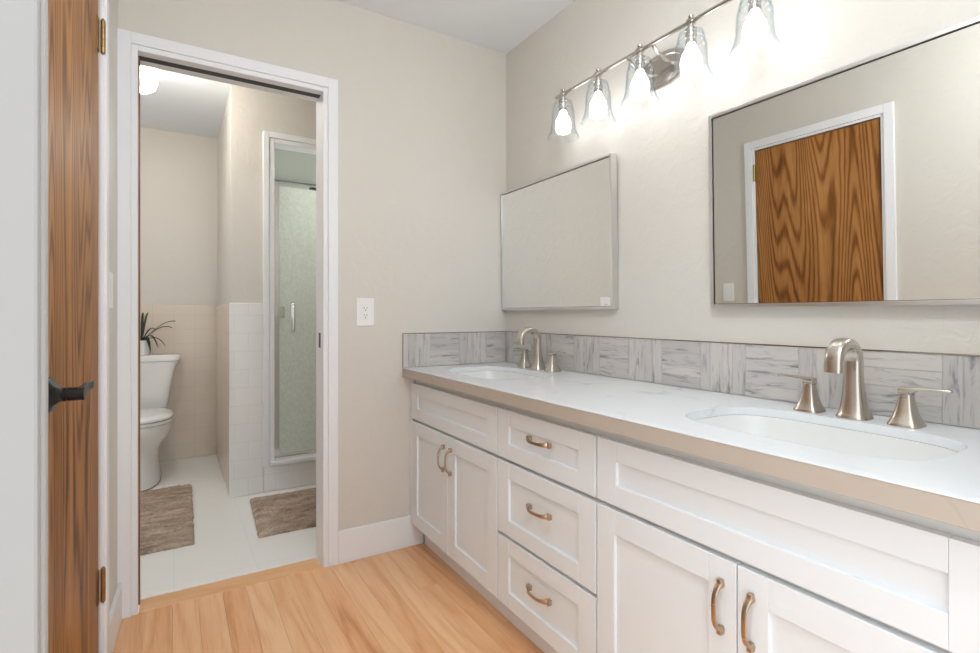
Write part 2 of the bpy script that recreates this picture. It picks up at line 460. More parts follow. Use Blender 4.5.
# pocket door opening: jambs, casing, track, strike, leaf edge
bm = B((OX1, OX1 + .012, YE - .001, YB + .001, 0, OZ + .012), (OX0 - .012, OX1, YE - .001, YE + .036, OZ, OZ + .012), (OX0 - .012, OX1, YE + .074, YB + .001, OZ, OZ + .012),
       (OX0 - .012, OX0, YE - .001, YE + .036, 0, OZ), (OX0 - .012, OX0, YE + .074, YB + .001, 0, OZ))
struct('trim_2', bm, M['white'], bevel=.001)
def casing(name, x0, x1, zt, y, s, w=.062, xf=None):
    bm = bmesh.new()
    t, t2 = .014, .009
    for (a, b, th) in ((w, .020, t), (.020, .0, t2)):
        for side in (0, 1):
            xa, xb = (x0 - a, x0 - b) if side == 0 else (x1 + b, x1 + a)
            box(bm, xa, xb, *sorted((y, y + s * th)), 0, zt + a)
        box(bm, x0 - b, x1 + b, *sorted((y, y + s * th)), zt + b, zt + a)
    return struct(name, bm, M['white'], bevel=.002, xf=xf)
casing('trim_3', OX0, OX1, OZ, YE, -1)
casing('trim_4', OX0, OX1, OZ, YB, 1)
struct('trim_5', B((OX0, OX1, YE + .038, YE + .072, OZ - .001, OZ + .011)), M['slot'])
pd = struct('door_2', B((OX0 - .3, OX0 + .0045, YE + .038, YE + .072, .012, OZ - .004)), M['pocket'])
st = struct('trim_6', B((OX1 - .0015, OX1 - .0001, YE + .040, YE + .068, .94, 1.005)), M['black'])
# baseboards
struct('baseboard_end', B((OX1 + .0625, 1.010, YE - .013, YE, 0, .143)), M['white'], bevel=.003)
struct('baseboard_left', B((0, .013, DY1 + .059, 0, 0, .13)), M['white'], bevel=.003, xf=LW)
# left door: casing, jamb, leaf
bm = bmesh.new()
w = .058
for (a, b, th) in ((w, .014, .017), (.014, .0, .009)):
    box(bm, 0, th, DY0 - a, DY0 - b, 0, DZ + a); box(bm, 0, th, DY1 + b, DY1 + a, 0, DZ + a)
    box(bm, 0, th, DY0 - b, DY1 + b, DZ + b, DZ + a)
struct('trim_7', bm, M['white'], bevel=.002, xf=LW)
leaf = struct('door_1', B((-.038, -.002, DY0 + .003, DY1 - .003, .01, DZ - .004)), M['door'], bevel=.0015, xf=LW)
for zz in (1.893, .298):
    bm = bmesh.new()
    for q in range(5):
        cyl(bm, (.009, DY1 + .001, zz - .047 + q * .019), (.009, DY1 + .001, zz - .047 + q * .019 + .018), .0062, n=16)
    cyl(bm, (.009, DY1 + .001, zz + .048), (.009, DY1 + .001, zz + .053), .005, .0025, n=12)
    cyl(bm, (.009, DY1 + .001, zz - .052), (.009, DY1 + .001, zz - .0472), .003, .005, n=12)
    box(bm, -.0018, .0012, DY1 - .028, DY1 - .002, zz - .047, zz + .047)
    obj('hinge', bm, M['brass'], leaf, smooth=True, xf=LW, label='aged brass butt hinge on the door edge')
# lever handle set
HZ, HY = .93, DY0 + .075
bm = bmesh.new()
sq = rr(3, 6)
rings = []
for xo, h in ((-.002, .034), (.004, .034), (.008, .030), (.012, .020), (.020, .0135), (.024, .012)):
    rings.append([(xo, HY + h * a, HZ + h * b) for a, b in sq])
loft(bm, rings)
hd = obj('handle_plate', bm, M['black'], leaf, xf=LW, smooth=True, label='black square flared plate of the lever handle')
bm = bmesh.new()
cyl(bm, (.022, HY, HZ), (.030, HY, HZ), .0135); cyl(bm, (.030, HY, HZ), (.032, HY, HZ), .0115); cyl(bm, (.032, HY, HZ), (.058, HY, HZ), .0130)
sec = rr(3, 5)
path = [((.051, HY - .010, HZ + .001), .011, .006), ((.051, HY + .012, HZ + .002), .011, .006), ((.051, HY + .045, HZ + .004), .010, .0045), ((.052, HY + .080, HZ + .005), .0090, .0040), ((.055, HY + .098, HZ + .006), .0080, .003)]
sweep(bm, path, sec, Vector((0, 0, 1)))
obj('lever', bm, M['black'], hd, xf=LW, smooth=True)
# cased edge of the entry opening, just left of the lens
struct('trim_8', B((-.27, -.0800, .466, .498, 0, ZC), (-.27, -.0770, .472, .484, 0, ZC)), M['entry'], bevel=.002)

# ------------------------------------------------------------------ structure: bathroom beyond
XL2, XR2 = -1.25, 1.45
struct('floor_2', B((XL2 - .1, XR2 + .1, YE + .096, YF + .1, -.05, .0005)), M['tilefl'])
struct('trim_9', B((-.11, .54, YE + .097, YE + .125, -.01, .009)), M['tilefl'], bevel=.004)
struct('ceiling_2', B((XL2 - .1, XR2 + .1, YB + .001, YF + .1, ZC, ZC + .08)), M['ceil'])
struct('wall_far', B((XL2, XP + .02, YF, YF + .1, -.05, ZC), (XP + .02, XR2 + .1, YF + .02, YF + .1, -.05, ZC)), M['wall'])
WN = 1.155
struct('wall_far_tile', B((XL2, XP, YF - .010, YF, 0, WN)), M['tilef'], bevel=.003)
# unseen left wall, with a window added to let in daylight
wy0, wy1, wz0, wz1 = 2.75, 3.95, 1.0, 2.15
struct('wall_west', B((XL2 - .1, XL2, YB, wy0, -.05, ZC), (XL2 - .1, XL2, wy1, YF, -.05, ZC), (XL2 - .1, XL2, wy0, wy1, -.05, wz0), (XL2 - .1, XL2, wy0, wy1, wz1, ZC)), M['wall'])
struct('added_window', B((XL2 - .07, XL2 + .01, wy0, wy0 + .05, wz0, wz1), (XL2 - .07, XL2 + .01, wy1 - .05, wy1, wz0, wz1), (XL2 - .07, XL2 + .01, wy0 + .05, wy1 - .05, wz0, wz0 + .05), (XL2 - .07, XL2 + .01, wy0 + .05, wy1 - .05, wz1 - .05, wz1), (XL2 - .06, XL2 - .02, (wy0 + wy1) / 2 - .02, (wy0 + wy1) / 2 + .02, wz0 + .05, wz1 - .05)), M['white'], bevel=.003)
struct('wall_east', B((XR2, XR2 + .1, YB, YF + .1, -.05, ZC)), M['wall'])
struct('wall_end_back', B((-1.35, -.361, YB - .1, YB, -.05, ZC)), M['wall'])
# shower enclosure walls: front with opening, side partition
SX0, SX1, SZ0, SZ1 = .515, 1.25, .172, 2.150
struct('wall_shower', B((XP, SX0, YS, YS + .10, -.05, ZC), (SX1, XR2, YS, YS + .10, -.05, ZC), (SX0, SX1, YS, YS + .10, SZ1, ZC), (SX0, SX1, YS, YS + .10, -.05, SZ0), (XP, XP + .10, YS + .10, YF, -.05, ZC)), M['wall'])
tb = bmesh.new()
T = .010
box(tb, XP - T, SX0 - .050, YS - T, YS, 0, WN)
box(tb, SX0 - .050, SX1 + .05, YS - T, YS, 0, SZ0 - .012)
box(tb, SX1 + .05, XR2, YS - T, YS, 0, WN)
struct('wall_shower_tile', tb, M['tilew'], bevel=.006)
struct('wall_partition_tile', B((XP - T, XP, YS, YF - .0101, 0, WN)), M['tilef'], bevel=.004)
# shower opening frame
fb = bmesh.new()
for a, b, y0, y1 in ((.054, .018, -.016, 0), (.018, -.012, -.010, .10)):
    box(fb, SX0 - a, SX0 - b, YS + y0, YS + y1, SZ0 - .012, SZ1 + a)
    box(fb, SX1 + b, SX1 + a, YS + y0, YS + y1, SZ0 - .012, SZ1 + a)
    box(fb, SX0 - b, SX1 + b, YS + y0, YS + y1, SZ1 + b, SZ1 + a)
box(fb, SX0 - .012, SX1 + .012, YS - .030, YS + .10, SZ0 - .012, SZ0 + .012)
struct('trim_10', fb, M['white'], bevel=.004)
# shower interior
struct('wall_shower_back', B((XP + .10, XR2, YF - .10, YF + .018, -.05, 2.16)), M['stile'])
struct('wall_shower_lining', B((XP + .10, XP + .112, YS + .10, YF - .10, .02, 2.16)), M['stile'])
struct('wall_shower_side', B((XR2 - .012, XR2, YS + .10, YF - .10, .02, 2.16)), M['stile'])
struct('ceiling_3', B((XP + .10, XR2, YS + .10, YF - .10, 2.165, 2.20)), M['showerceil'])
struct('floor_3', B((XP + .10, XR2, YS + .10, YF - .10, .001, .02)), M['tilefl'])

# ------------------------------------------------------------------ shower door
GX0, GX1 = SX0 + .014, SX1 - .014
sd = empty('shower_door', (.88, YS + .03, SZ0 + .012), 'obscure green glass shower door in a chrome frame behind the taupe mat', 'shower door')
bm = B((GX0, GX0 + .030, YS + .018, YS + .042, SZ0 + .012, 1.905), (GX1 - .030, GX1, YS + .018, YS + .042, SZ0 + .012, 1.905), (GX0 + .03, GX1 - .03, YS + .018, YS + .042, SZ0 + .012, SZ0 + .040))
obj('frame', bm, M['chrome'], sd, bevel=.002)
gp = obj('glass_panel', B((GX0 + .033, GX1 - .033, YS + .026, YS + .034, SZ0 + .044, 1.885)), M['obscure'], sd, label='obscure green glass pane')
for zz in (1.10, .35, 1.75):
    if zz == 1.10:
        obj('hinge', B((GX0 + .012, GX0 + .062, YS + .012, YS + .048, zz - .035, zz + .035)), M['chrome'], sd, bevel=.003)
hx = .632
bm = bmesh.new()
pts = []
for t in range(13):
    a = math.pi / 2 * t / 12
    pts.append(((hx, YS + .024 - .042 - .018 * math.sin(a) + .0 , .965 + .018 - .018 * math.cos(a)), .009, .009))
path = [((hx, YS + .026, .985), .009, .009), ((hx, YS - .018, .985), .009, .009)]
def tube(bm, P, r, n=14):
    P = [Vector(p) for p in P]; rings = []
    pu = None
    for i, p in enumerate(P):
        d = (P[min(i + 1, len(P) - 1)] - P[max(i - 1, 0)]).normalized()
        u = d.orthogonal().normalized() if pu is None else (pu - d * pu.dot(d)).normalized()
        pu = u; v = d.cross(u)
        rings.append([p + u * (r * math.cos(2 * math.pi * k / n)) + v * (r * math.sin(2 * math.pi * k / n)) for k in range(n)])
    return loft(bm, rings)
def arc_pts(c, r, a0, a1, n, f): return [f(c, r, math.radians(a0 + (a1 - a0) * i / n)) for i in range(n + 1)]
P = [(hx, YS + .026, .982)]
P += [(hx, YS - .020 - .018 * math.sin(a), .982 + .018 * (1 - math.cos(a))) for a in [math.pi / 2 * i / 6 for i in range(7)]]
P += [(hx, YS - .020 - .018 * math.cos(a), 1.134 + .018 * math.sin(a)) for a in [math.pi / 2 * i / 6 for i in range(7)]]
P += [(hx, YS + .026, 1.152)]
tube(bm, P, .0135)
cyl(bm, (hx, YS + .020, .982), (hx, YS + .026, .982), .014); cyl(bm, (hx, YS + .020, 1.152), (hx, YS + .026, 1.152), .014)
obj('handle', bm, M['chrome'], sd, smooth=True, label='chrome pull handle')
# shower head on its arm
sh = empty('shower_head', (.93, 3.95, 1.98), 'dark metal shower head high inside the shower, above the glass', 'shower head')
bm = bmesh.new(); tube(bm, [(XR2 - .014, 3.95, 2.06), (1.30, 3.95, 2.09), (1.15, 3.95, 2.085), (1.02, 3.95, 2.06), (.95, 3.95, 2.035)], .011)
obj('arm', bm, M['black'], sh, smooth=True)
bm = bmesh.new()
ax = Vector((-.35, 0, -.94)).normalized()
c0 = Vector((.95, 3.95, 2.04))
cyl(bm, c0, c0 + ax * .03, .015, .02); cyl(bm, c0 + ax * .03, c0 + ax * .05, .02, .085, n=32); cyl(bm, c0 + ax * .05, c0 + ax * .062, .085, .082, n=32)
obj('spray_face', bm, M['black'], sh, smooth=True)
# ceiling lamp added to brighten the shower interior
cn = empty('recessed_fill_light', (1.0, 3.85, 2.150), 'round recessed light added to brighten the shower, hidden behind the right door jamb', 'light')
bm = bmesh.new(); lathe(bm, (1.0, 3.85, 2.150), [(.102, .0149), (.102, .004), (.118, .004), (.120, .010), (.120, .0149)], 32, close=True)
obj('ring', bm, M['white'], cn, smooth=True)
bm = bmesh.new(); lathe(bm, (1.0, 3.85, 2.150), [(.1012, .0148), (.1012, .008)], 32)
obj('lamp', bm, M['fill_can'], cn, smooth=True)

# ------------------------------------------------------------------ bathroom ceiling globe
cl = empty('ceiling_light', (-.128, 3.13, 2.30), 'lit round white glass ceiling light with brass rim', 'ceiling light')
gx, gy = -.150, 3.15
bm = bmesh.new(); lathe(bm, (gx, gy, ZC), [(.0, 0), (.055, 0), (.060, -.012), (.060, -.050), (.052, -.062), (.0, -.062)], 32)
obj('brass_collar', bm, M['brass'], cl, smooth=True)
bm = bmesh.new(); lathe(bm, (gx, gy, ZC), [(.0, -.0622), (.050, -.0625), (.062, -.075), (.076, -.10), (.082, -.14), (.080, -.18), (.068, -.215), (.045, -.232), (.0, -.238)], 40)
obj('globe', bm, M['globe'], cl, smooth=True)

# ------------------------------------------------------------------ toilet
tx = -.190
to = empty('toilet', (tx, 4.15, .0005), 'white two-piece toilet against the tiled far wall', 'toilet')
def egg(z, hw, y0, y1, n=40, e=2.3):
    """plan ring: front y0 (toward camera) rounded, back y1 squarer"""
    cy = y0 + (y1 - y0) * .42; o = []
    for i in range(n):
        t = 2 * math.pi * i / n; c, s = math.cos(t), math.sin(t)
        ee = 2.1 if s < 0 else 3.2
        xx = math.copysign(abs(c) ** (2 / ee), c) * hw
        yy = math.copysign(abs(s) ** (2 / ee), s)
        o.append((tx + xx, cy + (yy * (cy - y0) if s < 0 else yy * (y1 - cy)), z))
    return o
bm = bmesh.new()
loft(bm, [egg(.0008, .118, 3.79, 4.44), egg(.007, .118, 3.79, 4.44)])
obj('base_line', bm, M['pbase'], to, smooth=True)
bm = bmesh.new()
loft(bm, [egg(.0072, .116, 3.79, 4.44), egg(.03, .115, 3.795, 4.44), egg(.10, .105, 3.815, 4.44), egg(.17, .103, 3.82, 4.45), egg(.225, .112, 3.815, 4.46), egg(.265, .140, 3.80, 4.47), egg(.30, .165, 3.785, 4.48), egg(.335, .180, 3.775, 4.48), egg(.365, .184, 3.77, 4.48), egg(.385, .182, 3.772, 4.48), egg(.392, .176, 3.78, 4.475)])
obj('bowl', bm, M['porc'], to, smooth=True)
bm = bmesh.new()
loft(bm, [egg(.393, .178, 3.775, 4.26), egg(.398, .186, 3.768, 4.27), egg(.410, .187, 3.767, 4.27), egg(.415, .182, 3.772, 4.265)])
obj('seat', bm, M['porc'], to, smooth=True)
bm = bmesh.new()
loft(bm, [egg(.4185, .180, 3.772, 4.265), egg(.423, .187, 3.766, 4.27), egg(.434, .186, 3.767, 4.27), egg(.443, .172, 3.782, 4.26), egg(.448, .12, 3.85, 4.22)])
obj('lid', bm, M['porc'], to, smooth=True)
bm = bmesh.new()
ty = 4.408
def tk(z, hw, hd, dy=0): return sup(tx, ty + dy, z, hw, hd, 7, 56)
loft(bm, [tk(.394, .128, .070, .012), tk(.43, .150, .080, .008), tk(.50, .163, .086, .005), tk(.57, .172, .090), tk(.64, .185, .094), tk(.70, .200, .098), tk(.74, .216, .101), tk(.752, .222, .102)])
tank = obj('tank', bm, M['porc'], to, smooth=True)
bm = bmesh.new()
loft(bm, [tk(.753, .224, .104), tk(.757, .230, .108), tk(.785, .234, .110), tk(.795, .230, .107), tk(.798, .22, .10)])
obj('tank_lid', bm, M['porc'], to, smooth=True)
bm = B((tx - .19, tx - .12, ty - .128, ty - .116, .69, .703)); cyl(bm, (tx - .175, ty - .12, .697), (tx - .175, ty - .096, .697), .012)
obj('flush_lever', bm, M['chrome'], to, smooth=True, bevel=.003)
# plant on the tank
pl = empty('potted_plant', (-.185, ty, .7985), 'dark strap-leaved plant in a white pot on the toilet tank', 'plant')
px_, py_, pz_ = -.197, ty - .02, .7985
bm = bmesh.new(); lathe(bm, (px_, py_, pz_), [(.0, 0), (.040, 0), (.046, .006), (.056, .085), (.058, .105), (.052, .105), (.050, .092), (.0, .092)], 36)
obj('pot', bm, M['porc'], pl, smooth=True)
bm = bmesh.new(); lathe(bm, (px_, py_, pz_), [(.0, .0922), (.049, .0922), (.045, .098), (.0, .100)], 24)
obj('soil', bm, M['soil'], pl, smooth=True)
def leaf_blade(bm, ang, length, rise, droop, width):
    base = Vector((px_ + math.cos(ang) * .008, py_ + math.sin(ang) * .008, pz_ + .097))
    d = Vector((math.cos(ang), math.sin(ang), 0)); s = Vector((-math.sin(ang), math.cos(ang), 0))
    n = 12; rings = []
    for i in range(n + 1):
        t = i / n
        p = base + d * (length * t) + Vector((0, 0, rise * math.sin(t * math.pi * .5) * 1.0 - droop * t * t * t))
        w_ = width * (math.sin(math.pi * min(1, t * .85 + .12)) ** .7) * (1 if t < .98 else .3)
        rings.append([p - s * w_ + Vector((0, 0, .004)), p, p + s * w_ + Vector((0, 0, .004)), p + Vector((0, 0, -.0015))])
    loft(bm, rings)
blades = [(.10, .20, .15, .01, .017), (.35, .19, .125, .035, .013), (-.5, .105, .075, .12, .015), (-.9, .085, .06, .14, .015), (-1.4, .08, .20, .0, .008), (-.2, .14, .05, .09, .010), (1.2, .10, .20, .0, .008), (2.4, .05, .26, .0, .009), (3.1, .16, .12, .05, .009), (3.9, .14, .10, .10, .009), (-2.0, .10, .10, .08, .008), (.9, .12, .11, .03, .007), (2.0, .14, .14, .05, .008)]
for a in blades:
    bm = bmesh.new(); leaf_blade(bm, *a); obj('leaf', bm, M['leaf'], pl, smooth=True)

# ------------------------------------------------------------------ bath mats
def mat_rug(name, pts, label, seed):
    """pts: four floor corners, counter-clockwise"""
    a, b, c, d = [Vector((p[0], p[1], 0)) for p in pts]
    nx = int((b - a).length / .006); ny = int((d - a).length / .006)
    rnd = random.Random(seed); bm = bmesh.new(); G = []
    for j in range(ny + 1):
        row = []
        for i in range(nx + 1):
            u, v = i / nx, j / ny
            p = a * (1 - u) * (1 - v) + b * u * (1 - v) + c * u * v + d * (1 - u) * v
            eu = min(u, 1 - u) * nx * .006; ev = min(v, 1 - v) * ny * .006
            e = min(1, min(eu, ev) / .018)
            h = .012 + .010 * math.sqrt(e)
            h += e * (.010 * noise.noise(Vector((p.x * 6, p.y * 28, seed))) + .006 * noise.noise(Vector((p.x * 60, p.y * 60, seed))) + rnd.uniform(-.0035, .0035))
            j_ = .0022
            p = p + Vector((rnd.uniform(-j_, j_), rnd.uniform(-j_, j_), h + .001))
            if min(eu, ev) < .001:
                p += Vector((0.004 * noise.noise(Vector((p.x * 30, p.y * 30, 3))), .004 * noise.noise(Vector((p.x * 30, p.y * 30, 9))), 0)); 
            row.append(bm.verts.new(p))
        G.append(row)
    for j in range(ny):
        for i in range(nx): bm.faces.new((G[j][i], G[j][i + 1], G[j + 1][i + 1], G[j + 1][i]))
    edge = G[0] + [r[-1] for r in G[1:]] + list(reversed(G[-1]))[1:] + [r[0] for r in reversed(G)][1:-1]
    low = [bm.verts.new((v.co.x, v.co.y, .0012)) for v in edge]
    n = len(edge)
    for i in range(n):
        k = (i + 1) % n; bm.faces.new((edge[i], low[i], low[k], edge[k]))
    bm.faces.new(list(reversed(low)))
    o = obj(name, bm, M['rug'], None)
    return tag(o, label, 'bath mat', 'taupe shag bath mats')
mat_rug('bath_mat', [(-.50, 2.80), (.082, 2.80), (.094, 3.75), (-.50, 3.75)], 'taupe shag bath mat in front of the toilet', 3)
mat_rug('bath_mat', [(.350, 2.715), (1.10, 2.715), (1.12, 3.28), (.376, 3.28)], 'taupe shag bath mat in front of the glass shower door', 8)

# ------------------------------------------------------------------ vanity cabinets
XF = .944; FT = .019; XFR = XF + FT + .001
ZB, ZT = .105, .796
def front(name, parent, y0, y1, z0, z1, st=.068, rl=.052):
    g = .0002
    bm = B((XF, XF + FT, y0, y0 + st, z0, z1), (XF, XF + FT, y1 - st, y1, z0, z1),
           (XF, XF + FT, y0 + st + g, y1 - st - g, z1 - rl, z1), (XF, XF + FT, y0 + st + g, y1 - st - g, z0, z0 + rl),
           (XF + .008, XF + FT - .001, y0 + st - .002, y1 - st + .002, z0 + rl - .002, z1 - rl + .002))
    return obj(name, bm, M['cab'], parent, bevel=.0012)
def pull(parent, y, z, L_=.108, vert=True):
    bm = bmesh.new(); n = 20; sec_ = rr(3, 5); path = []
    for i in range(n + 1):
        s = -1 + 2 * i / n
        out = .026 * (1 - abs(s) ** 3.2) + .002
        a = s * L_ / 2 * (1 - .10 * abs(s) ** 6)
        p = (XF - out, y, z + a) if vert else (XF - out, y + a, z)
        wd = .0045 + .0030 * abs(s) ** 2.5; th = .0022 + .0035 * abs(s) ** 4
        path.append((p, wd, th))
    sweep(bm, path, sec_, Vector((0, 1, 0)) if vert else Vector((0, 0, 1)))
    for s in (-1, 1):
        a0 = s * L_ / 2 * .90
        q = .0085
        if vert: box(bm, XF - .012, XF - .0003, y - .005, y + .005, z + a0 - q, z + a0 + q)
        else: box(bm, XF - .012, XF - .0003, y + a0 - q, y + a0 + q, z - .0075, z + .0075)
    return obj('pull_handle', bm, M['bronze'], parent, smooth=True, bevel=.0015, label='brushed champagne bronze arched pull')
def carcass(parent, y0, y1):
    obj('body', B((XFR, XR - .004, y0, y0 + .016, ZB, ZT), (XFR, XR - .004, y1 - .016, y1, ZB, ZT), (XFR, XR - .004, y0 + .016, y1 - .016, ZB, ZB + .016), (XR - .014, XR - .004, y0 + .016, y1 - .016, ZB + .016, ZT), (XFR, XFR + .018, y0 + .016, y1 - .016, ZB + .016, ZT)), M['cabin'], parent)
    obj('toe_kick', B((1.012, 1.028, y0, y1, .001, ZB)), M['white'], parent)
def sink_unit(y0, y1, label, yl0=None):
    c = empty('vanity_cabinet', ((XF + XR) / 2, (y0 + y1) / 2, .001), label, 'cabinet')
    carcass(c, y0, y1)
    a, b = y0 + .003, y1 - .003; m = (y0 + y1) / 2
    front('false_drawer_front', c, a, b, .604, .766)
    d1 = front('door', c, m + .0015, b, .112, .592, .062, .060)
    d2 = front('door', c, a, m - .0015, .112, .592, .062, .060)
    pull(d1, m + .032, .497, .104); pull(d2, m - .032, .497, .104)
    return c
sink_unit(1.4955, 2.2445, 'white shaker cabinet with two doors in the room corner, under the far sink')
sink_unit(.216, 1.0080, 'white shaker cabinet with two doors under the near sink')
dc = empty('drawer_cabinet', ((XF + XR) / 2, 1.2515, .001), 'white shaker cabinet with three drawers between the two sink cabinets', 'cabinet')
carcass(dc, 1.0085, 1.4950)
for z0, z1, hz in ((.604, .766, .700), (.350, .592, .490), (.112, .338, .240)):
    d = front('drawer', dc, 1.0120, 1.4925, z0, z1)
    pull(d, 1.2515, hz, .108, vert=False)
# filler between the corner cabinet and the wall
tag(obj('filler_strip', B((XF, XF + FT, 2.2455, YE - .001, .112, ZT)), M['cab']), 'narrow white filler strip between corner cabinet and end wall', 'filler')

# ------------------------------------------------------------------ counter with two sink cut-outs
XC = .906; ZK = .837; TH = .020
Y0C = .205
SNK = [(1.182, .600), (1.182, 1.868)]
def hole(cx, cy, z, a=.163, b=.250, n=64): return sup(cx, cy, z, a, b, 3.6, n)
bm = bmesh.new()
def loop(pts):
    vs = [bm.verts.new(p) for p in pts]; es = [bm.edges.new((vs[i], vs[(i + 1) % len(vs)])) for i in range(len(vs))]
    return vs, es
outer = [(XC + .021, Y0C, ZK), (XR - .002, Y0C, ZK), (XR - .002, YE - .002, ZK), (XC + .021, YE - .002, ZK)]
loops = [loop(outer)] + [loop(hole(cx, cy, ZK)) for cx, cy in SNK]
bmesh.ops.triangle_fill(bm, use_beauty=True, use_dissolve=False, edges=[e for _, es in loops for e in es])
top_faces = bm.faces[:]
for f in top_faces:
    if f.normal.z < 0 or f.calc_area() < 0: f.normal_flip()
ret = bmesh.ops.extrude_face_region(bm, geom=top_faces)
nv = [g for g in ret['geom'] if isinstance(g, bmesh.types.BMVert)]
bmesh.ops.translate(bm, verts=nv, vec=(0, 0, -TH))
bmesh.ops.recalc_face_normals(bm, faces=bm.faces[:])
bpc = (1.19, 1.23, .797)
ct = empty('countertop', bpc, 'white quartz countertop with a tan front edge running over the vanity cabinets', 'countertop')
obj('slab', bm, M['quartz'], ct)
bm = B((XC + .001, XC + .0205, Y0C, YE - .002, ZK - .040, ZK - .0022))
obj('front_edge', bm, M['qedge'], ct, bevel=.001, label='tan front edge')
bm = B((XC, XC + .0209, Y0C, YE - .002, ZK - .0021, ZK))
obj('top_lip', bm, M['quartz'], ct, bevel=.0008)
obj('backer', B((XC + .0206, XFR + .06, Y0C + .01, YE - .003, ZK - .040, ZK - TH - .0003)), M['cabin'], ct)

# sinks
for (cx, cy), lab in zip(SNK, ('white undermount basin in front of the near faucet', 'white undermount basin in front of the far faucet, by the room corner')):
    s = empty('sink', (cx, cy, ZK - TH - .15), lab, 'sink', 'undermount basins')
    bm = bmesh.new()
    zt = ZK - TH - .0006
    rg = [hole(cx, cy, zt, .185, .270), hole(cx, cy, zt, .160, .247), hole(cx, cy, zt - .020, .157, .243), hole(cx, cy, zt - .07, .150, .232), hole(cx, cy, zt - .105, .136, .208), hole(cx, cy, zt - .125, .105, .170), hole(cx, cy, zt - .133, .05, .08), hole(cx, cy, zt - .135, .022, .022),
          hole(cx, cy, zt - .147, .022, .022), hole(cx, cy, zt - .146, .11, .18), hole(cx, cy, zt - .115, .150, .222), hole(cx, cy, zt - .07, .164, .246), hole(cx, cy, zt - .012, .172, .256), hole(cx, cy, zt - .012, .185, .270)]
    R_ = [[bm.verts.new(p) for p in r] for r in rg]; R_.append(R_[0])
    for a, b in zip(R_[:-1], R_[1:]):
        for i in range(64):
            j = (i + 1) % 64; bm.faces.new((a[i], a[j], b[j], b[i]))
    bmesh.ops.recalc_face_normals(bm, faces=bm.faces[:])
    obj('basin', bm, M['porc'], s, smooth=True, angle=50)
    bm = bmesh.new(); lathe(bm, (cx, cy, zt - .1345), [(.0, -.006), (.018, -.006), (.0215, .001), (.020, .003), (.006, .0035), (.0, .0035)], 28)
    obj('drain', bm, M['nickel'], s, smooth=True, label='nickel drain')

# ------------------------------------------------------------------ faucets
def sqring(c, hx_, hy_, e=5, n=28, tilt=0):
    return sup(c[0], c[1], c[2], hx_, hy_, e, n)
def faucet(fx, fy, label):
    f = empty('faucet', (fx, fy, ZK), label, 'faucet', 'widespread nickel faucets')
    # spout: flared foot, column, gooseneck
    bm = bmesh.new()
    prof = [(.0003, .033, .0345), (.003, .033, .0345), (.008, .030, .032), (.022, .0245, .0275), (.045, .0195, .024), (.070, .0165, .0215), (.095, .0148, .020), (.118, .0140, .0195)]
    cxs = fx
    rings = [[(p[0], p[1], p[2]) for p in sup(cxs - .006 * min(1, z / .1), fy, ZK + z, a, b, 3.45, 28)] for z, a, b in prof]
    R0 = .046; zc = ZK + .134; xc = cxs - .006 - R0
    base_ring = [(math.copysign(abs(math.cos(2 * math.pi * i / 28)) ** .58, math.cos(2 * math.pi * i / 28)), math.copysign(abs(math.sin(2 * math.pi * i / 28)) ** .58, math.sin(2 * math.pi * i / 28))) for i in range(28)]
    for i in range(0, 15):
        a = math.radians(0 + 180 * i / 14)
        ca = Vector((math.cos(a), 0, math.sin(a)))
        c = Vector((xc, fy, zc)) + ca * R0
        ht = .0135 - .0015 * i / 14; hw = .0195
        rings.append([tuple(c + ca * (ht * u) + Vector((0, hw * v, 0))) for u, v in base_ring])
    for dz in (.010, .020):
        c = Vector((xc - R0, fy, zc - dz))
        rings.append([tuple(c + Vector((-.012 * u, hw * v, 0))) for u, v in base_ring])
    loft(bm, rings)
    obj('spout', bm, M['nickel'], f, smooth=True, angle=50)
    for sg in (1, -1):
        hy = fy + sg * .103; bm = bmesh.new()
        prof = [(.0003, .0305), (.003, .0305), (.007, .0285), (.018, .0235), (.032, .0185), (.050, .0148), (.064, .0128), (.070, .0125)]
        loft(bm, [sup(fx, hy, ZK + z, a, a, 5, 28) for z, a in prof])
        h = obj('handle', bm, M['nickel'], f, smooth=True, angle=50)
        bm = bmesh.new()
        sec_ = rr(4, 4)
        y = lambda d: hy + sg * d
        sweep(bm, [((fx, y(-.012), ZK + .0785), .0125, .0075), ((fx, y(.010), ZK + .0795), .0125, .0075), ((fx, y(.022), ZK + .0835), .0105, .0040), ((fx, y(.050), ZK + .0850), .0085, .0036), ((fx, y(.076), ZK + .0855), .0075, .0034), ((fx, y(.080), ZK + .0855), .0060, .0025)], sec_, Vector((1, 0, 0)))
        box(bm, fx - .0122, fx + .0122, *sorted((y(-.0122), y(.0122))), ZK + .0702, ZK + .080)
        obj('lever', bm, M['nickel'], h, smooth=True, bevel=.001)
    return f
faucet(1.395, .600, 'brushed nickel faucet with two flat levers behind the near sink')
faucet(1.405, 1.876, 'brushed nickel faucet with two flat levers behind the far sink, in the corner')

